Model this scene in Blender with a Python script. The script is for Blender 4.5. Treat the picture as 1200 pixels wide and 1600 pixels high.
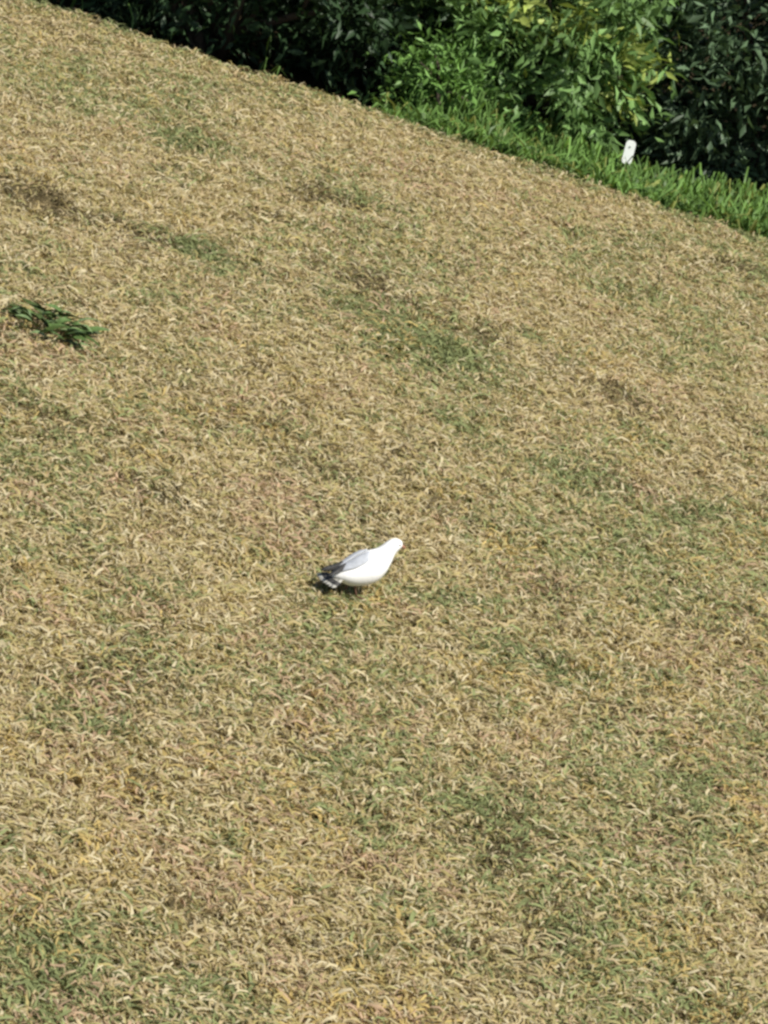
import bpy, math, random
import numpy as np
from mathutils import Matrix, Vector

# ------------------------------------------------------------------ clear
for o in list(bpy.data.objects):
    bpy.data.objects.remove(o)
scene = bpy.context.scene
col = scene.collection
random.seed(7)
rng = np.random.default_rng(11)
R = math.radians

# ------------------------------------------------------------------ camera
F_PX = 8500.0                 # focal length in photo pixels (1200 x 1600)
CAM_H = 7.0                   # an upstairs window
PITCH = 14.66                 # degrees below the horizon
ROLL = 17.5                   # the phone was held askew
cam_rot = Matrix.Rotation(R(90 - PITCH), 4, 'X') @ Matrix.Rotation(R(ROLL), 4, 'Z')
cd = bpy.data.cameras.new('camera')
cd.sensor_fit = 'HORIZONTAL'
cd.sensor_width = 36.0
cd.lens = 36.0 * F_PX / 1200.0
cd.clip_start = 0.1
cd.clip_end = 5000.0
cam = bpy.data.objects.new('camera', cd)
cam.matrix_world = Matrix.Translation((0, 0, CAM_H)) @ cam_rot
col.objects.link(cam)
scene.camera = cam
scene.render.resolution_x = 768
scene.render.resolution_y = 1024

# ------------------------------------------------------------------ sky, sun, exposure
SUN_AZ = Vector((0.76, -0.65)).normalized()     # horizontal direction towards the sun
SUN_EL = 55.0
world = bpy.data.worlds.new('World')
scene.world = world
world.use_nodes = True
nt = world.node_tree
nt.nodes.clear()
sky = nt.nodes.new('ShaderNodeTexSky')
sky.sky_type = 'NISHITA'
sky.sun_disc = False
sky.sun_elevation = R(SUN_EL)
sky.sun_rotation = math.atan2(SUN_AZ.x, SUN_AZ.y)
bg = nt.nodes.new('ShaderNodeBackground')
bg.inputs['Strength'].default_value = 0.06
wo = nt.nodes.new('ShaderNodeOutputWorld')
nt.links.new(sky.outputs[0], bg.inputs[0])
nt.links.new(bg.outputs[0], wo.inputs[0])

sd = bpy.data.lights.new('sun', 'SUN')
sd.energy = 4.2
sd.angle = R(0.53)
sd.color = (1.0, 0.955, 0.88)
sun = bpy.data.objects.new('sun', sd)
to_sun = Vector((SUN_AZ.x * math.cos(R(SUN_EL)), SUN_AZ.y * math.cos(R(SUN_EL)), math.sin(R(SUN_EL))))
sun.rotation_euler = to_sun.to_track_quat('Z', 'Y').to_euler()
sun.location = to_sun * 60
col.objects.link(sun)

vs = scene.view_settings
vs.view_transform = 'Standard'
vs.look = 'None'
vs.exposure = 0.62
vs.gamma = 1.0
scene.render.engine = 'CYCLES'
scene.cycles.filter_width = 2.8          # the soft optics of a strongly zoomed phone picture
scene.cycles.max_bounces = 4

# ------------------------------------------------------------------ helpers
def ray(px, py):
    d = Vector(((px - 600) / F_PX, (800 - py) / F_PX, -1.0))
    return (cam_rot.to_3x3() @ d)

def ground(px, py, z=0.0):
    d = ray(px, py)
    t = (z - CAM_H) / d.z
    return Vector((d.x * t, d.y * t, z))

def on_y(px, py, y):
    d = ray(px, py)
    t = y / d.y
    return Vector((d.x * t, y, CAM_H + d.z * t))

def tag(o, label=None, cat=None, group=None, kind=None):
    if label: o['label'] = label
    if cat: o['category'] = cat
    if group: o['group'] = group
    if kind: o['kind'] = kind
    return o

def empty(name, loc=(0, 0, 0), rz=0.0):
    o = bpy.data.objects.new(name, None)
    o.location = loc
    o.rotation_euler = (0, 0, rz)
    o.empty_display_size = 0.1
    col.objects.link(o)
    return o

def link(name, me, mat, parent=None, smooth=False):
    if mat and not me.materials:
        me.materials.append(mat)
    o = bpy.data.objects.new(name, me)
    col.objects.link(o)
    o.parent = parent
    if smooth:
        me.polygons.foreach_set('use_smooth', [True] * len(me.polygons))
    return o

def np_mesh(name, verts, tris, colors=None):
    """verts (n,3), tris (m,3), per-vertex colours (n,3)"""
    me = bpy.data.meshes.new(name)
    n, m = len(verts), len(tris)
    me.vertices.add(n)
    me.vertices.foreach_set('co', np.asarray(verts, np.float32).ravel())
    me.loops.add(m * 3)
    me.loops.foreach_set('vertex_index', np.asarray(tris, np.int32).ravel())
    me.polygons.add(m)
    me.polygons.foreach_set('loop_start', np.arange(0, m * 3, 3, dtype=np.int32))
    me.polygons.foreach_set('loop_total', np.full(m, 3, np.int32))
    if colors is not None:
        a = me.color_attributes.new('tint', 'FLOAT_COLOR', 'POINT')
        c = np.ones((n, 4), np.float32)
        c[:, :3] = colors
        a.data.foreach_set('color', c.ravel())
    me.update(calc_edges=True)
    return me

def vnoise(x, y, seed=0):
    """smooth value noise in 0..1"""
    g = np.random.default_rng(1000 + seed).random((256, 256))
    xi = np.floor(x).astype(int); yi = np.floor(y).astype(int)
    fx = x - xi; fy = y - yi
    fx = fx * fx * (3 - 2 * fx); fy = fy * fy * (3 - 2 * fy)
    a = g[xi % 256, yi % 256]; b = g[(xi + 1) % 256, yi % 256]
    c = g[xi % 256, (yi + 1) % 256]; d = g[(xi + 1) % 256, (yi + 1) % 256]
    return (a * (1 - fx) + b * fx) * (1 - fy) + (c * (1 - fx) + d * fx) * fy

def fbm(x, y, seed=0, oct=3):
    s = 0; w = 1; t = 0
    for i in range(oct):
        s = s + w * vnoise(x * 2 ** i + 17.3 * i, y * 2 ** i + 5.1 * i, seed + i)
        t += w; w *= 0.5
    return s / t

# ------------------------------------------------------------------ materials
def new_mat(name):
    m = bpy.data.materials.new(name)
    m.use_nodes = True
    n = m.node_tree.nodes; n.clear()
    return m, n, m.node_tree.links

def plain(name, color, rough=0.6, noise=0.15, scale=40.0, bump=0.0, spec=0.3):
    m, n, l = new_mat(name)
    out = n.new('ShaderNodeOutputMaterial')
    b = n.new('ShaderNodeBsdfPrincipled')
    tc = n.new('ShaderNodeTexCoord')
    nz = n.new('ShaderNodeTexNoise'); nz.inputs['Scale'].default_value = scale; nz.inputs['Detail'].default_value = 4
    rp = n.new('ShaderNodeValToRGB')
    rp.color_ramp.elements[0].color = (*[c * (1 - noise) for c in color], 1)
    rp.color_ramp.elements[1].color = (*[min(1, c * (1 + noise)) for c in color], 1)
    rp.color_ramp.elements[0].position = 0.3; rp.color_ramp.elements[1].position = 0.7
    l.new(tc.outputs['Object'], nz.inputs['Vector'])
    l.new(nz.outputs[0], rp.inputs[0])
    l.new(rp.outputs[0], b.inputs['Base Color'])
    b.inputs['Roughness'].default_value = rough
    b.inputs['Specular IOR Level'].default_value = spec
    if bump:
        bp = n.new('ShaderNodeBump'); bp.inputs['Strength'].default_value = bump; bp.inputs['Distance'].default_value = 0.004
        l.new(nz.outputs[0], bp.inputs['Height']); l.new(bp.outputs[0], b.inputs['Normal'])
    l.new(b.outputs[0], out.inputs[0])
    return m

def leaf_mat(name, rough=0.55, trans=0.25, spec=0.25, gain=(1.25, 1.2, 0.8)):
    """reads the per-leaf tint, lets some light through"""
    m, n, l = new_mat(name)
    out = n.new('ShaderNodeOutputMaterial')
    at = n.new('ShaderNodeAttribute'); at.attribute_name = 'tint'
    b = n.new('ShaderNodeBsdfPrincipled')
    b.inputs['Roughness'].default_value = rough
    b.inputs['Specular IOR Level'].default_value = spec
    tr = n.new('ShaderNodeBsdfTranslucent')
    mu = n.new('ShaderNodeMix'); mu.data_type = 'RGBA'; mu.blend_type = 'MULTIPLY'; mu.inputs[0].default_value = 1.0
    mu.inputs[7].default_value = (*gain, 1)
    mx = n.new('ShaderNodeMixShader'); mx.inputs[0].default_value = trans
    l.new(at.outputs['Color'], b.inputs['Base Color'])
    l.new(at.outputs['Color'], mu.inputs[6])
    l.new(mu.outputs[2], tr.inputs[0])
    l.new(b.outputs[0], mx.inputs[1]); l.new(tr.outputs[0], mx.inputs[2])
    l.new(mx.outputs[0], out.inputs[0])
    return m

def soil_mat():
    m, n, l = new_mat('thatch_and_soil')
    out = n.new('ShaderNodeOutputMaterial')
    b = n.new('ShaderNodeBsdfPrincipled'); b.inputs['Roughness'].default_value = 0.95
    b.inputs['Specular IOR Level'].default_value = 0.1
    ge = n.new('ShaderNodeNewGeometry')
    n1 = n.new('ShaderNodeTexNoise'); n1.inputs['Scale'].default_value = 38; n1.inputs['Detail'].default_value = 6
    n1.inputs['Distortion'].default_value = 1.5
    n2 = n.new('ShaderNodeTexNoise'); n2.inputs['Scale'].default_value = 1.3; n2.inputs['Detail'].default_value = 4
    r1 = n.new('ShaderNodeValToRGB')
    e = r1.color_ramp.elements
    e[0].position = 0.35; e[0].color = (0.17, 0.14, 0.07, 1)
    e[1].position = 0.68; e[1].color = (0.38, 0.32, 0.18, 1)
    r2 = n.new('ShaderNodeValToRGB')
    e = r2.color_ramp.elements
    e[0].position = 0.3; e[0].color = (0.85, 1.0, 0.8, 1)
    e[1].position = 0.7; e[1].color = (1.1, 1.0, 0.95, 1)
    mu = n.new('ShaderNodeMix'); mu.data_type = 'RGBA'; mu.blend_type = 'MULTIPLY'; mu.inputs[0].default_value = 1
    bp = n.new('ShaderNodeBump'); bp.inputs['Strength'].default_value = 0.8; bp.inputs['Distance'].default_value = 0.02
    for a in (n1, n2): l.new(ge.outputs['Position'], a.inputs['Vector'])
    l.new(n1.outputs[0], r1.inputs[0]); l.new(n2.outputs[0], r2.inputs[0])
    l.new(r1.outputs[0], mu.inputs[6]); l.new(r2.outputs[0], mu.inputs[7])
    l.new(mu.outputs[2], b.inputs['Base Color'])
    l.new(n1.outputs[0], bp.inputs['Height']); l.new(bp.outputs[0], b.inputs['Normal'])
    l.new(b.outputs[0], out.inputs[0])
    return m

M_SOIL = soil_mat()
M_DRY = leaf_mat('dry_grass', 0.7, 0.32, 0.12, (1.1, 1.0, 0.8))
M_GREEN = leaf_mat('green_grass', 0.5, 0.3, 0.3)
M_LEAF = leaf_mat('shrub_leaf', 0.5, 0.22, 0.3)
M_BARK = plain('bark', (0.09, 0.07, 0.05), 0.9, 0.4, 60, 0.6)

# ------------------------------------------------------------------ lawn edge, read off the photograph, lying on the ground
edge_px = [(0, -2), (100, 16), (320, 93), (620, 190), (900, 283), (1200, 378)]
EP = [ground(*p) for p in edge_px]
ex = np.array([-300, -14, -7] + [p.x for p in EP] + [4.5, 9, 300], float)
ey = np.array([EP[0].y + 1.0, EP[0].y + 0.7, EP[0].y + 0.25] + [p.y for p in EP] + [EP[-1].y - 0.1, EP[-1].y, EP[-1].y], float)
def edge_y(x):
    s = 0
    for k in (-0.3, -0.15, 0, 0.15, 0.3):
        s = s + np.interp(np.asarray(x, float) + k, ex, ey)
    return s / 5 + 0.02 * (vnoise(np.asarray(x, float) * 1.7 + 50, np.zeros_like(x, float), 40) - 0.5)

def lawn_z(x, y):
    """gentle hummocks of the lawn, then the step down into the verge"""
    t = y - edge_y(x)
    near = np.clip((60 - np.hypot(x, y - 27)) / 30, 0, 1)
    z = near * (0.035 * (fbm(x * 0.9, y * 0.9, 3) - 0.5) + 0.022 * (fbm(x * 5, y * 5, 8, 2) - 0.5))
    s = np.clip(t / 0.35, 0, 1); s = s * s * (3 - 2 * s)
    return z * (1 - s) - 0.24 * s

xs = np.unique(np.concatenate([np.array([-3000, -900, -300, -120, -60, -30, -18]), np.arange(-12, 12.01, 0.1), np.array([18, 30, 60, 120, 300, 900, 3000])]))
ts = np.unique(np.concatenate([np.array([-3000, -900, -300, -120, -60, -40, -30, -25]), np.arange(-22, -1, 0.12), np.arange(-1, 1, 0.05),
                               np.arange(1, 6, 0.25), np.array([8, 12, 20, 40, 120, 300, 900, 3000])]))
X, T = np.meshgrid(xs, ts, indexing='ij')
Y = T + edge_y(np.clip(X, -290, 290))
Z = lawn_z(X, Y)
nx, ny = X.shape
idx = np.arange(nx * ny).reshape(nx, ny)
a, b_, c, d = idx[:-1, :-1].ravel(), idx[1:, :-1].ravel(), idx[1:, 1:].ravel(), idx[:-1, 1:].ravel()
tri = np.concatenate([np.stack([a, b_, c], 1), np.stack([a, c, d], 1)])
lawn = link('ground', np_mesh('ground', np.stack([X, Y, Z], -1).reshape(-1, 3), tri), M_SOIL, None, True)
M_LITTER = plain('leaf_litter', (.040, .032, .018), 1.0, .6, 25, .8, .0)
lawn.data.materials.append(M_LITTER)
tt = np.concatenate([T[:-1, :-1].ravel()] * 2)
lawn.data.polygons.foreach_set('material_index', (tt > 0.1).astype(np.int32))
tag(lawn, kind='structure')

# ------------------------------------------------------------------ patches of other grass on the lawn, plus painted shade under the gull (photo px, half sizes, kind, strength)
PATCH = [
    (50, 316, 105, 17, 'brown', 1.0), (215, 368, 45, 10, 'brown', .8), (312, 402, 55, 13, 'green', .9), (330, 430, 70, 16, 'green', .4),
    (660, 540, 110, 26, 'green', .75), (590, 500, 90, 20, 'green', .45), (520, 318, 58, 8, 'brown', 1.0), (437, 345, 24, 7, 'brown', .8),
    (755, 525, 38, 7, 'brown', 1.0), (560, 440, 75, 9, 'brown', .7), (990, 632, 55, 8, 'brown', .9), (1165, 438, 40, 7, 'brown', 1.0),
    (950, 460, 40, 14, 'green', .6), (65, 655, 80, 11, 'brown', .6), (245, 770, 60, 10, 'brown', .65), (410, 772, 55, 18, 'rust', .7),
    (60, 1500, 80, 60, 'green', .5), (320, 1560, 60, 30, 'green', .42), (483, 1197, 34, 16, 'green', .8), (150, 1130, 70, 26, 'green', .55),
    (780, 1290, 60, 36, 'green', .4), (1100, 812, 60, 18, 'green', .6), (880, 740, 70, 20, 'green', .4), (235, 930, 40, 14, 'green', .5),
    (830, 1040, 90, 26, 'green', .45), (980, 1060, 60, 20, 'green', .35), (240, 1340, 60, 16, 'rust', .5), (420, 1290, 60, 24, 'rust', .4),
    (1040, 1090, 40, 16, 'gold', .7), (400, 1340, 70, 30, 'gold', .4), (1150, 1040, 60, 30, 'rust', .35), (40, 1400, 60, 30, 'rust', .4),
    (300, 225, 70, 18, 'green', .5), (700, 300, 140, 20, 'rust', .25), (25, 96, 16, 7, 'brown', .9), (60, 165, 10, 5, 'brown', .8),
    (680, 940, 60, 18, 'green', .5), (545, 935, 50, 10, 'green', .3), (1010, 760, 50, 14, 'brown', .35), (700, 790, 60, 14, 'brown', .25),  # second entry: the gull's shadow at its feet, painted as darker green blades
]
PG = []
for (px, py, ru, rv, k, s) in PATCH:
    g = ground(px, py)
    mpp = (g - Vector((0, 0, CAM_H))).length / F_PX
    dep = math.atan2(CAM_H, g.y)
    PG.append((g.x, g.y, ru * mpp, rv * mpp / math.sin(dep), k, s))

def patch_amount(x, y, kind):
    a = np.zeros_like(x)
    wx = x + 0.25 * (vnoise(x * 4, y * 4, 60) - 0.5); wy = y + 0.5 * (vnoise(x * 4, y * 2, 61) - 0.5)
    for (cx, cy, rx, ry, k, s) in PG:
        if k == kind:
            q = ((wx - cx) / rx) ** 2 + ((wy - cy) / ry) ** 2
            a = np.maximum(a, s * np.exp(-q * 0.9))
    return a

# ------------------------------------------------------------------ dry lawn grass
def view_range(y):
    """x limits of what the photograph shows at distance y"""
    sp = y / math.cos(R(PITCH)) / F_PX
    return -830 * sp, 760 * sp

def scatter(n, y0, y1, margin):
    """uniform points over the ground between the view limits plus a margin"""
    y = rng.uniform(y0, y1, n * 2)
    lo = -830 / F_PX * 1.04; hi = 760 / F_PX * 1.04
    w = (hi - lo) * y + 2 * margin
    keep = rng.random(n * 2) < w / w.max()
    y = y[keep][:n]
    x = lo * y - margin + rng.random(len(y)) * ((hi - lo) * y + 2 * margin)
    return x, y

def blades(x, y, z, length, width, rise, curl, heading, tint, sag=1.0):
    """ribbon blades of 4 cross sections: 7 verts, 5 tris each"""
    n = len(x)
    prof_h = np.array([0.0, 0.75, 1.0, 0.55])
    wprof = np.array([0.75, 1.0, 0.75])
    px = x.copy(); py = y.copy(); h = heading.copy()
    pts = []
    pts.append((px.copy(), py.copy(), z, h.copy()))
    for k in range(3):
        h = h + curl / 3
        st = length / 3
        px = px + np.cos(h) * st; py = py + np.sin(h) * st
        pts.append((px.copy(), py.copy(), z + rise * (prof_h[k + 1] if sag else (k + 1) / 3), h.copy()))
    tw = rng.uniform(-0.6, 0.6, n)
    V = np.zeros((n, 7, 3), np.float32)
    for k in range(3):
        qx, qy, qz, hh = pts[k]
        ox = -np.sin(hh) * width * wprof[k] * 0.5; oy = np.cos(hh) * width * wprof[k] * 0.5
        oz = np.sin(tw) * width * 0.5
        V[:, 2 * k, 0] = qx - ox; V[:, 2 * k, 1] = qy - oy; V[:, 2 * k, 2] = qz - oz
        V[:, 2 * k + 1, 0] = qx + ox; V[:, 2 * k + 1, 1] = qy + oy; V[:, 2 * k + 1, 2] = qz + oz
    qx, qy, qz, _ = pts[3]
    V[:, 6, 0] = qx; V[:, 6, 1] = qy; V[:, 6, 2] = qz
    t0 = np.array([[0, 2, 3], [0, 3, 1], [2, 4, 5], [2, 5, 3], [4, 6, 5]])
    Tn = (np.arange(n)[:, None, None] * 7 + t0[None]).reshape(-1, 3)
    C = np.repeat(tint, 7, axis=0)
    return V.reshape(-1, 3), Tn, C

STRAW = np.array([[.49, .41, .225], [.44, .355, .175], [.54, .47, .29], [.41, .345, .145], [.46, .365, .21], [.39, .35, .16], [.57, .50, .32]])
def lawn_tint(x, y):
    n = len(x)
    c = STRAW[rng.integers(0, len(STRAW), n)] * rng.uniform(0.84, 1.10, n)[:, None]
    g = np.clip((fbm(x * 1.3, y * 0.55, 21) - 0.42) * 1.8, 0, 0.6)
    g = np.clip(g * 0.75 + 0.9 * patch_amount(x, y, 'green'), 0, 1)
    t = y - edge_y(x)
    g = np.maximum(g, 0.45 * np.clip(1 + t / 0.5, 0, 1))            # greener along the rim
    small = fbm(x * 5, y * 3, 90, 2)
    g = np.clip(g + np.clip((small - 0.60) * 2.0, 0, .5), 0, 1)
    is_g = rng.random(n) < g
    gc = np.array([.24, .27, .115]) * rng.uniform(0.6, 1.35, n)[:, None] * np.array([1, 1, 1])
    c[is_g] = gc[is_g]
    pg = patch_amount(x, y, 'green')
    for kind, cc in (('brown', (.125, .10, .05)), ('rust', (.46, .33, .21)), ('gold', (.47, .36, .14))):
        sd = {'brown': 101, 'rust': 111, 'gold': 121}[kind]
        mot = np.clip((fbm(x * 3.2, y * 1.6, sd, 2) - 0.58) * {'brown': 1.0, 'rust': 1.5, 'gold': 1.3}[kind], 0, .32) * np.clip((40 - y) / 16, .35, 1)
        m = rng.random(n) < np.maximum(patch_amount(x, y, kind) * 0.9, mot)
        c[m] = (np.array(cc) * rng.uniform(0.75, 1.2, n)[:, None])[m]
    m = rng.random(n) < pg * 0.8
    c[m] = (np.array([.175, .20, .085]) * rng.uniform(0.7, 1.3, n)[:, None])[m]
    return c

def lawn_grass(name, n, y0, y1, margin):
    x, y = scatter(n, y0, y1, margin)
    t = y - edge_y(x)
    k = t < -0.01
    x, y = x[k], y[k]
    # thinner in the brown scuffs
    k = rng.random(len(x)) > 0.55 * patch_amount(x, y, 'brown')
    x, y = x[k], y[k]
    n = len(x)
    L = rng.uniform(0.06, 0.15, n)
    W = rng.uniform(0.0065, 0.0145, n)
    clump = fbm(x * 9, y * 9, 31, 2)
    rise = rng.uniform(0.006, 0.045, n) * (0.45 + 1.2 * clump)
    return blades(x, y, lawn_z(x, y) + 0.002, L, W, rise, rng.normal(0, 1.9, n), rng.uniform(0, 2 * math.pi, n), lawn_tint(x, y))

V, Tn, C = lawn_grass('lawn', 400000, 17.0, 38.2, 0.7)
g = link('lawn_grass', np_mesh('lawn_grass', V, Tn, C), M_DRY)
tag(g, 'short dry straw coloured lawn grass with greener patches', 'grass', kind='stuff')

# ------------------------------------------------------------------ green verge grass in front of the shrubs
def verge():
    n = 15000
    x = rng.uniform(-4.6, 3.6, n)
    t = rng.uniform(0.06, 1.15, n)
    w = np.clip((x + 0.85 - 0.25 * (t - .5)) / 0.45, 0.004, 1)              # the verge starts where the dark shrub ends
    k = rng.random(n) < w
    x, t = x[k], t[k]; n = len(x)
    y = edge_y(x) + t
    z = lawn_z(x, y)
    hgt = (0.15 + 0.13 * np.clip(t / 0.5, 0, 1)) * rng.uniform(0.5, 1.2, n) * (0.45 + 1.1 * fbm(x * 3.5, y * 3.5, 70)) * (1 + 0.5 * np.exp(-((x + 0.42) / 0.42) ** 2) * np.clip(t - .2, 0, 1)) * (1 + 0.25 * np.clip(t - .4, 0, 1))
    lean = rng.uniform(0.07, 0.30, n)
    c = np.array([.125, .225, .055]) * rng.uniform(0.5, 1.3, n)[:, None] * (0.7 + 0.6 * fbm(x * 4, y * 4, 77, 2))[:, None]
    yl = rng.random(n) < 0.12
    c[yl] = np.array([.22, .25, .07]) * rng.uniform(0.7, 1.2, n)[yl][:, None]
    return blades(x, y, z, lean * 1.2, rng.uniform(0.012, 0.026, n), hgt, rng.normal(0, 1.6, n), rng.uniform(0, 2 * math.pi, n), c)
V, Tn, C = verge()
g = link('verge_grass', np_mesh('verge_grass', V, Tn, C), M_GREEN)
tag(g, 'taller bright green grass along the edge of the lawn', 'grass', kind='stuff')

# ------------------------------------------------------------------ shrubs
def leaf_cloud(P, D, L, W, tint):
    """bent diamond leaves: 5 verts, 4 tris; P base points, D unit directions"""
    n = len(P)
    rnd = rng.normal(size=(n, 3))
    S = np.cross(D, rnd); S /= np.linalg.norm(S, axis=1)[:, None] + 1e-9
    N = np.cross(S, D)
    V = np.zeros((n, 5, 3), np.float32)
    V[:, 0] = P
    V[:, 1] = P + D * (L * 0.45)[:, None] - S * (W * 0.5)[:, None] + N * (L * 0.06)[:, None]
    V[:, 2] = P + D * (L * 0.45)[:, None] + S * (W * 0.5)[:, None] + N * (L * 0.06)[:, None]
    V[:, 3] = P + D * (L * 0.5)[:, None]
    V[:, 4] = P + D * L[:, None] - N * (L * 0.12)[:, None]
    t0 = np.array([[0, 1, 3], [0, 3, 2], [1, 4, 3], [3, 4, 2]])
    Tn = (np.arange(n)[:, None, None] * 5 + t0[None]).reshape(-1, 3)
    return V.reshape(-1, 3), Tn, np.repeat(tint, 5, axis=0)

def tube_mesh(name, chains, sides=7):
    V = []; F = []
    for ch in chains:
        base = len(V)
        for i, (p, r) in enumerate(ch):
            p = Vector(p)
            q = Vector(ch[min(i + 1, len(ch) - 1)][0]) - Vector(ch[max(i - 1, 0)][0])
            q.normalize()
            u = q.orthogonal().normalized(); v = q.cross(u)
            for k in range(sides):
                a = 2 * math.pi * k / sides
                V.append(p + (u * math.cos(a) + v * math.sin(a)) * r)
        for i in range(len(ch) - 1):
            for k in range(sides):
                k2 = (k + 1) % sides
                F.append((base + i * sides + k, base + i * sides + k2, base + (i + 1) * sides + k2, base + (i + 1) * sides + k))
        F.append(tuple(base + k for k in reversed(range(sides))))
        F.append(tuple(base + (len(ch) - 1) * sides + k for k in range(sides)))
    me = bpy.data.meshes.new(name)
    me.from_pydata(V, [], F)
    me.update()
    return me

def shrub(label, base, lobes, tint, n_clump, per, size, clump_r=0.20, yellow=0.0, group=None, floor=-0.2):
    """base (x,y); lobes: (dx,dy,z, rx,ry,rz) relative to the base"""
    root = empty('shrub', (base[0], base[1], -0.24))
    tag(root, label, 'shrub', group)
    P = []; D = []; Tt = []
    vol = np.array([l[3] * l[4] * l[5] for l in lobes]) ** (2 / 3)
    cnt = np.maximum(4, (vol / vol.sum() * n_clump)).astype(int)
    for (lx, ly, lz, rx, ry, rz), nc in zip(lobes, cnt):
        v = rng.normal(size=(nc, 3)); v /= np.linalg.norm(v, axis=1)[:, None]
        rad = rng.uniform(0.72, 1.04, nc)
        rad[rng.random(nc) < 0.25] *= 0.6
        cc = np.array([lx, ly, lz + 0.24]) + v * np.array([rx, ry, rz]) * rad[:, None]
        for c0, vv in zip(cc, v):
            m = int(per * rng.uniform(0.5, 1.4))
            o = rng.normal(size=(m, 3)) * clump_r * rng.uniform(0.6, 1.25) * np.array([1, 1, 0.7])
            p = c0 + o
            d = vv * 0.55 + rng.normal(size=(m, 3)) * 0.65 + np.array([0, 0, -0.15])
            P.append(p); D.append(d)
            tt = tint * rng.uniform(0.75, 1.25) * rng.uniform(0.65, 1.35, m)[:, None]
            if rng.random() < yellow:
                tt = tt * np.array([1.9, 1.35, 1.0])
            Tt.append(tt)
    P = np.concatenate(P); D = np.concatenate(D); Tt = np.concatenate(Tt)
    k = P[:, 2] > floor + 0.24
    P, D, Tt = P[k], D[k], Tt[k]
    D /= np.linalg.norm(D, axis=1)[:, None]
    n = len(P)
    L = rng.uniform(0.7, 1.35, n) * size; W = L * rng.uniform(0.22, 0.40, n)
    V, Tn, C = leaf_cloud(P, D, L, W, Tt)
    cr = link('crown', np_mesh('crown', V, Tn, C), M_LEAF, root)
    cr['kind'] = 'stuff'
    ch = []
    rr = random.Random(int(abs(base[0]) * 100))
    for (lx, ly, lz, rx, ry, rz) in lobes:
        sx, sy = rr.uniform(-.18, .18), rr.uniform(-.12, .12)
        e = Vector((lx, ly, lz + 0.24 + rz * 0.3))
        s = Vector((sx, sy, 0.0)); md = s.lerp(e, 0.5) + Vector((rr.uniform(-.1, .1), rr.uniform(-.1, .1), 0.12))
        ch.append([(s, .045), (s.lerp(md, .5) + Vector((0, 0, .04)), .036), (md, .028), (md.lerp(e, .5), .018), (e, .008)])
        for q in range(4):
            f = md.lerp(e, rr.uniform(0, .7))
            t = f + Vector((rr.uniform(-1, 1) * rx, rr.uniform(-1, 1) * ry, rr.uniform(-.2, .9) * rz)) * 0.75
            ch.append([(f, .016), (f.lerp(t, .5) + Vector((0, 0, .03)), .011), (t, .004)])
    link('trunk', tube_mesh('trunk', ch), M_BARK, root, True)
    return root

EY = lambda x: float(edge_y(np.array([x]))[0])
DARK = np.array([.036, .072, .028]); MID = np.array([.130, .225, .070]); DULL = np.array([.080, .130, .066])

# middle shrub, leafy down to the verge and fully in the sun
shrub('bright leafy green shrub in full sun behind the green verge', (-0.05, EY(0) + 1.9),
      [(-.45, -.45, .55, .55, .60, .85), (.25, -.55, .65, .60, .62, .90), (.55, -.55, .42, .42, .45, .50), (-.05, -.15, 1.7, .75, .70, .80), (-.55, .1, 1.5, .5, .6, .9), (.5, .25, 1.4, .5, .6, .9), (0, .5, .8, .9, .5, .9)],
      MID, 330, 50, .12, .115, yellow=.18)
# low bushy growth where the verge begins
shrub('low bright green bush at the left end of the verge', (-0.50, EY(-0.5) + 0.78), [(-.05, 0, .12, .30, .26, .34), (.25, .1, .08, .28, .24, .30), (.0, .2, .30, .34, .26, .30)],
      np.array([.135, .255, .060]), 75, 40, .075, .10)
# left shrub: its crown leans out over the lawn edge and keeps the ground under it dark
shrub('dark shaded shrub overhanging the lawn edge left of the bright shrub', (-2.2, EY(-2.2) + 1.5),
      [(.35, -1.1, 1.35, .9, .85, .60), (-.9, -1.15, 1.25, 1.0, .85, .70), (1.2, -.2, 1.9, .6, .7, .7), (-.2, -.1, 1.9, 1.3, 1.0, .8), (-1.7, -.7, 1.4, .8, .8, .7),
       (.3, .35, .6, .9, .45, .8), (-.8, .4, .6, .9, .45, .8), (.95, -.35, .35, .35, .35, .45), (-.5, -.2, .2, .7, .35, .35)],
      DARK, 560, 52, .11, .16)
# right shrub, set back under its own high crown
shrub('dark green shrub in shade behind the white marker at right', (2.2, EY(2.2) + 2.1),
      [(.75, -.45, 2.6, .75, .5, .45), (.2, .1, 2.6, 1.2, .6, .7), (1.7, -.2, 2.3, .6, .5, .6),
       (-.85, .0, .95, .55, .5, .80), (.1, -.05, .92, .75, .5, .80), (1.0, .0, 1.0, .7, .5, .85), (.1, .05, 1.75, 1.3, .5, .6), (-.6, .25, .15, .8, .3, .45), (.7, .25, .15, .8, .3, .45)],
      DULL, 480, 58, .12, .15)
# the growth behind, seen through the gaps
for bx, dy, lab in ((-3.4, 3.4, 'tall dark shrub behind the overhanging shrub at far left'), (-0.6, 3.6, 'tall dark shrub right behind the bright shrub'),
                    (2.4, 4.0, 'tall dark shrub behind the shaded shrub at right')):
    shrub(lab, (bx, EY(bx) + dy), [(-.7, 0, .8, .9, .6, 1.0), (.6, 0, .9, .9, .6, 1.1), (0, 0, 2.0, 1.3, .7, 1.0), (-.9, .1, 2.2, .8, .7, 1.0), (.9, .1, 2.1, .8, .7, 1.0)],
          DARK, 420, 60, .14, .19, group='tall shrubs of the back row')

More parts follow.
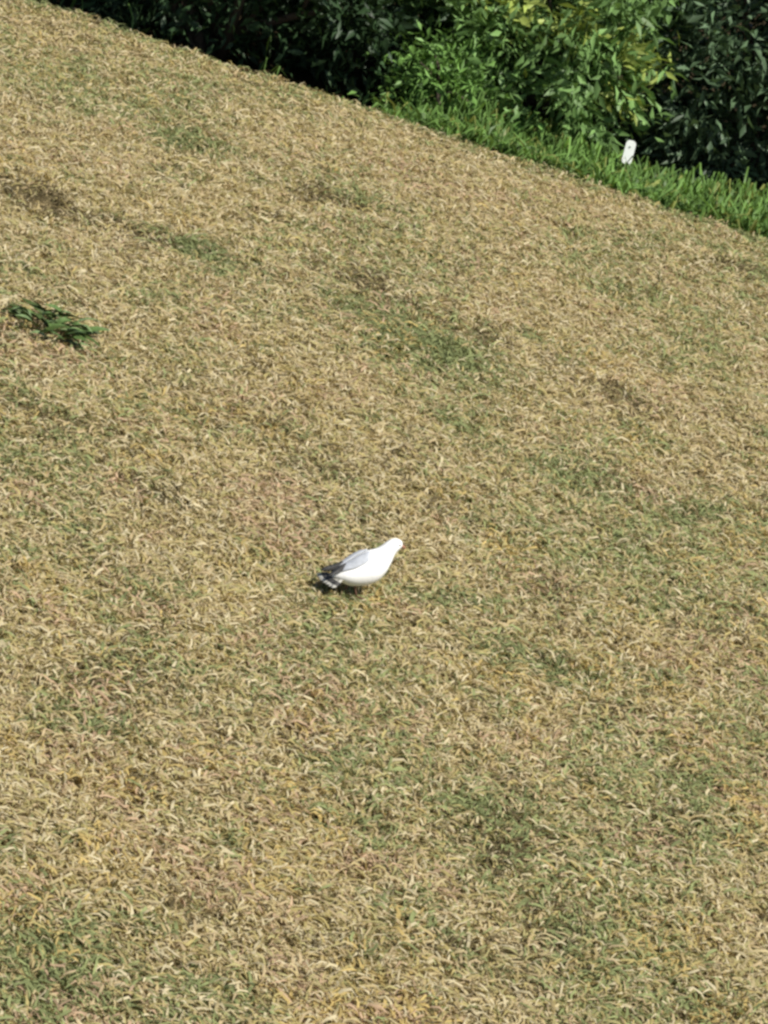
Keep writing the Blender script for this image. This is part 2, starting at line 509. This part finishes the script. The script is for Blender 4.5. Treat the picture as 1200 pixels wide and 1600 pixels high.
# ------------------------------------------------------------------ the bird: a small grey and white gull
M_WHITE = plain('white_plumage', (.80, .80, .78), .8, .03, 60, .2, .1)
M_GREY = plain('grey_plumage', (.42, .44, .47), .75, .10, 70, .25, .15)
M_TAIL = plain('tail_buff', (.36, .35, .31), .8, .08, 60, .2, .1)
M_BLACK = plain('black_feather', (.05, .048, .045), .55, .2, 60, .1, .3)
M_BILL = plain('bill_horn', (.34, .17, .11), .45, .15, 120)
M_EYE = plain('eye_dark', (.012, .010, .010), .15, .1, 50, 0, .6)
M_LEG = plain('leg_skin', (.16, .085, .06), .6, .2, 120)

# spine in the bird's own frame, metres: x forward, z up; half width, half height
SPINE = [(-.140, .088, .012, .009), (-.116, .092, .034, .023), (-.088, .098, .053, .043), (-.050, .108, .067, .060), (-.008, .126, .075, .072),
         (.032, .148, .075, .075), (.064, .177, .064, .066), (.086, .205, .049, .051), (.101, .231, .038, .040), (.114, .252, .034, .034),
         (.130, .267, .031, .031), (.146, .271, .026, .025), (.159, .270, .015, .015), (.165, .269, .004, .004)]
def spine_at(s):
    s = max(0, min(len(SPINE) - 1.0001, s)); i = int(s); f = s - i
    f2 = f
    a = SPINE[max(i - 1, 0)]; b = SPINE[i]; c2 = SPINE[i + 1]; e = SPINE[min(i + 2, len(SPINE) - 1)]
    return [0.5 * (2 * b[k] + (c2[k] - a[k]) * f2 + (2 * a[k] - 5 * b[k] + 4 * c2[k] - e[k]) * f2 ** 2 + (3 * b[k] - a[k] - 3 * c2[k] + e[k]) * f2 ** 3) for k in range(4)]
def body_pt(s, phi, off=0.0):
    """phi 0 = top (dorsal), positive towards the bird's right"""
    p = spine_at(s); q0 = spine_at(s - .15); q1 = spine_at(s + .15)
    tx, tz = q1[0] - q0[0], q1[1] - q0[1]; l = math.hypot(tx, tz) + 1e-9; tx /= l; tz /= l
    nxv, nzv = -tz, tx
    hw, hh = max(p[2], .002) + off, max(p[3], .002) + off
    return Vector((p[0] + nxv * hh * math.cos(phi), -hw * math.sin(phi), p[1] + nzv * hh * math.cos(phi)))

def grid_mesh(name, rows, close=False):
    nr, nc = len(rows), len(rows[0])
    V = [p for r in rows for p in r]; F = []
    for i in range(nr - 1):
        for j in range(nc if close else nc - 1):
            j2 = (j + 1) % nc
            F.append((i * nc + j, i * nc + j2, (i + 1) * nc + j2, (i + 1) * nc + j))
    if close:
        F.append(tuple(range(nc))); F.append(tuple(reversed(range((nr - 1) * nc, nr * nc))))
    me = bpy.data.meshes.new(name); me.from_pydata(V, [], F); me.update()
    return me

def solid(o, th, off=-1.0):
    m = o.modifiers.new('thickness', 'SOLIDIFY'); m.thickness = th; m.offset = off
    return o

def feather_mesh(name, p0, p1, w, side, n=9, bow=0.0):
    """one long tapering feather from p0 to p1; side = sideways unit vector"""
    rows = []
    for i in range(n):
        t = i / (n - 1)
        ww = w * (0.55 + 0.9 * t - 0.45 * t * t) * math.sqrt(max(0.0, 1 - max(0, (t - .72) / .28) ** 2) + .01)
        c2 = p0.lerp(p1, t) + Vector((0, 0, bow * math.sin(math.pi * t)))
        up = Vector((0, 0, 1)) * ww * 0.15
        rows.append([c2 - side * ww, c2 + up, c2 + side * ww])
    return grid_mesh(name, rows)

def gull(loc, heading):
    root = empty('gull', loc, heading)
    root.scale = (1.06, 1.06, 1.06)
    tag(root, 'white and grey gull standing on the dry lawn', 'bird')
    rows = [[body_pt(s, 2 * math.pi * k / 20) for k in range(20)] for s in np.linspace(0, len(SPINE) - 1.001, 44)]
    link('body', grid_mesh('gull_body', rows, True), M_WHITE, root, True)
    for sg in (1, -1):
        # folded wing: a shell that follows the back and flank from the shoulder to the rump
        rows = []
        for i in range(22):
            s = 0.6 + 5.2 * i / 21
            f = i / 21
            lo = 0.06 + .04 * f
            hi = (0.60 + .22 * math.sin(math.pi * min(1, f * 1.05)) ** .7) * (1 if f < .8 else 1 - (f - .8) * 2.2)
            rows.append([body_pt(s, sg * (lo + (hi - lo) * j / 9), .007 + .003 * math.sin(math.pi * j / 9)) for j in range(10)])
        if sg < 0: rows = [list(reversed(r)) for r in rows]
        w = solid(link('wing', grid_mesh('gull_wing', rows), M_GREY, root, True), .006)
        # black wing tips crossing over the tail
        for q in range(4):
            p0 = body_pt(1.3 + .25 * q, sg * (0.62 - .13 * q), .012)
            p1 = Vector((-.182 + .012 * q, -sg * (.034 - .009 * q), .088 + .003 * q))
            f = link('wing_tip_feather', feather_mesh('primary', p0, p1, .012, Vector((.1, 1, 0)).normalized(), bow=.006), M_BLACK, w, True)
            solid(f, .0025)
        # eye
        hd = body_pt(10.6, sg * 1.25, .0005)
        me = bpy.data.meshes.new('eye')
        import bmesh
        bm = bmesh.new(); bmesh.ops.create_uvsphere(bm, u_segments=12, v_segments=8, radius=.0042); bm.to_mesh(me); bm.free()
        e = link('eye', me, M_EYE, root, True); e.location = hd
    # tail fan of single feathers: white, a dark band before the pale tip
    for k in range(-4, 5):
        a = k * 0.13
        p0 = Vector((-.100, k * .007, .084)); L = .092 - .002 * abs(k)
        p1 = p0 + Vector((-math.cos(a) * L, math.sin(a) * L * 1.35, -.030 - .001 * (k % 2)))
        side = Vector((math.sin(a), math.cos(a), 0)).normalized()
        f = link('tail_feather', feather_mesh('tail_feather', p0, p1, .0135, side), M_TAIL, root, True)
        solid(f, .002)
        b0 = p0.lerp(p1, .44) + Vector((0, 0, .0035)); b1 = p0.lerp(p1, .74) + Vector((0, 0, .0035))
        rows = [[b0.lerp(b1, t) - side * 0.0150, b0.lerp(b1, t) + Vector((0, 0, .0018)), b0.lerp(b1, t) + side * 0.0150] for t in (0, .25, .5, .75, 1)]
        solid(link('tail_band', grid_mesh('tail_band', rows), M_BLACK, f, True), .0016)
    # bill: upper and lower halves
    hx, hz = .159, .269
    for nm, z0, dr, r0 in (('upper_bill', .0015, -.006, .0062), ('lower_bill', -.0035, -.002, .0045)):
        rows = []
        for t in np.linspace(0, 1, 8):
            r = r0 * (1 - t ** 2.2) + .0006
            cx = hx + .034 * t; cz = hz + z0 - .006 * t + dr * t ** 3
            rows.append([Vector((cx, r * .75 * math.sin(2 * math.pi * k / 10), cz + r * math.cos(2 * math.pi * k / 10))) for k in range(10)])
        link(nm, grid_mesh(nm, rows, True), M_BILL, root, True)
    # legs with webbed feet
    for sg, fx in ((1, .012), (-1, -.022)):
        hip = Vector((-.010, -sg * .030, .085)); kn = Vector((-.024, -sg * .030, .052)); an = Vector((fx - .012, -sg * .030, .010))
        lg = link('leg', tube_mesh('leg', [[(hip, .012), (hip.lerp(kn, .6), .008), (kn, .0052), (kn.lerp(an, .5), .0040), (an, .0046)]], 10), M_LEG, root, True)
        toes = []
        tips = []
        for a in (-.5, 0, .5):
            tp = an + Vector((.046 * math.cos(a), .046 * math.sin(a), -.007)); tips.append(tp)
            toes.append([(an, .0042), (an.lerp(tp, .5) + Vector((0, 0, .003)), .0034), (tp, .0020)])
        toes.append([(an, .003), (an + Vector((-.012, 0, -.003)), .0015)])
        ft = link('foot', tube_mesh('foot', toes, 7), M_LEG, lg, True)
        rows = [[an, an, an]] + [[an.lerp(tips[0], t), an.lerp(tips[1], t * .96), an.lerp(tips[2], t)] for t in (.35, .7, .95)]
        solid(link('web', grid_mesh('web', rows), M_LEG, lg, True), .0016)
    return root

gp = ground(550, 937)
gz = float(lawn_z(np.array([gp.x]), np.array([gp.y]))[0])
gull((gp.x, gp.y, gz + 0.012), R(32))

# ------------------------------------------------------------------ the leafy clump at the left
def one_leaf(name, L, W, bend, seed):
    r = random.Random(seed)
    rows = []
    for i in range(8):
        t = i / 7
        w = W * .5 * (math.sin(math.pi * min(1, t ** .8)) ** .85) + .0006
        z = bend * math.sin(math.pi * t * .9) - .25 * bend * t
        rows.append([Vector((L * t, -w, z + w * .35)), Vector((L * t, 0, z)), Vector((L * t, w, z + w * .35))])
    return grid_mesh(name, rows)

def leafy_clump():
    a = ground(8, 492); b = ground(146, 538); c2 = ground(78, 519)
    root = empty('leafy_sprig', (c2.x, c2.y, float(lawn_z(np.array([c2.x]), np.array([c2.y]))[0])))
    tag(root, 'small clump of dark green leaves lying on the dry lawn at left', 'plant')
    mats = [plain('sprig_leaf_a', (.075, .125, .035), .5, .25, 30), plain('sprig_leaf_b', (.13, .185, .075), .5, .25, 30), plain('sprig_leaf_c', (.04, .065, .012), .55, .25, 30)]
    half = (b - a).length * .5
    st = [(Vector((-half * 1.12, .06, .028)), .004), (Vector((-half * .6, .03, .040)), .006), (Vector((-.02, 0, .055)), .007), (Vector((half * .5, -.05, .050)), .005), (Vector((half * .85, -.10, .030)), .003)]
    link('stem', tube_mesh('stem', [st, [(Vector((-.05, 0, .05)), .005), (Vector((.06, .10, .08)), .004), (Vector((.16, .16, .07)), .002)],
                                    [(Vector((-.12, .02, .045)), .004), (Vector((-.02, -.10, .05)), .003), (Vector((.08, -.2, .04)), .002)]]), plain('sprig_stem', (.075, .055, .02), .7, .2, 50), root, True)
    protos = [[one_leaf('leaf', L, W, bd, i) for i, (L, W, bd) in enumerate(((.15, .034, .020), (.12, .036, .028), (.17, .030, .012)))] for _ in mats]
    for k, ms in enumerate(protos):
        for me in ms: me.materials.append(mats[k])
    r = random.Random(5)
    for i in range(84):
        t = r.random()
        x = -half * .62 + t * half * 1.25
        env = math.sin(math.pi * min(1, max(0, .08 + .86 * t))) ** .8
        y = (r.uniform(-.34, .20) * env) - .06 * (t - .5)
        z = .022 + r.uniform(0, .065) * env
        m = protos[r.choice((0, 0, 1, 2, 2))][r.randrange(3)]
        o = link('leaf', m, None, root, True)
        o.location = (x, y, z)
        hd = r.choice((0, math.pi)) if t < .7 else 0
        if t < .2: hd = math.pi
        o.rotation_euler = (r.uniform(-.7, .7), r.uniform(-.5, .25), hd + r.uniform(-.75, .75))
        s = r.uniform(.75, 1.15); o.scale = (s, s, s)
    return root
leafy_clump()

# ------------------------------------------------------------------ the small white marker at the foot of the shrubs
def marker():
    yy = EY(0.75) + 0.74
    p = on_y(989, 233, yy)
    gzv = float(lawn_z(np.array([p.x]), np.array([yy]))[0])
    root = empty('marker_peg', (p.x, yy, gzv))
    tag(root, 'small white marker standing in the green verge before the shaded shrub', 'marker')
    h = p.z - gzv
    W, H, th, rc = .072, .170, .008, .026
    out = []
    for cx, cz, a0 in ((W / 2 - rc, H / 2 - rc, 0), (-W / 2 + rc, H / 2 - rc, 90), (-W / 2 + rc, -H / 2 + rc, 180), (W / 2 - rc, -H / 2 + rc, 270)):
        for k in range(6):
            a = R(a0 + 18 * k); out.append((cx + rc * math.cos(a), cz + rc * math.sin(a)))
    n = len(out)
    V = [Vector((x, -th / 2, h + z - .028)) for x, z in out] + [Vector((x, th / 2, h + z - .028)) for x, z in out]
    F = [tuple(range(n)), tuple(reversed(range(n, 2 * n)))] + [(k, n + k, n + (k + 1) % n, (k + 1) % n) for k in range(n)]
    me = bpy.data.meshes.new('plate'); me.from_pydata(V, [], F); me.update()
    mw = plain('marker_white', (.78, .80, .76), .5, .05, 30)
    link('plate', me, mw, root)
    V = [Vector((.008 * math.cos(2 * math.pi * k / 12) - .004, -th / 2 - .003, h + .010 + .009 * math.sin(2 * math.pi * k / 12))) for k in range(12)]
    V += [v + Vector((0, .003, 0)) for v in V]
    F = [tuple(range(12)), tuple(reversed(range(12, 24)))] + [(k, 12 + k, 12 + (k + 1) % 12, (k + 1) % 12) for k in range(12)]
    me = bpy.data.meshes.new('spot'); me.from_pydata(V, [], F); me.update()
    link('spot', me, plain('marker_grey', (.30, .32, .30), .6, .1, 30), root)
    link('stake', tube_mesh('stake', [[(Vector((0, .010, -.08)), .006), (Vector((0, .010, h * .5)), .007), (Vector((0, .0115, h + .02)), .007)]], 10), mw, root)
    root.rotation_euler = (0, R(-3), R(12))
marker()
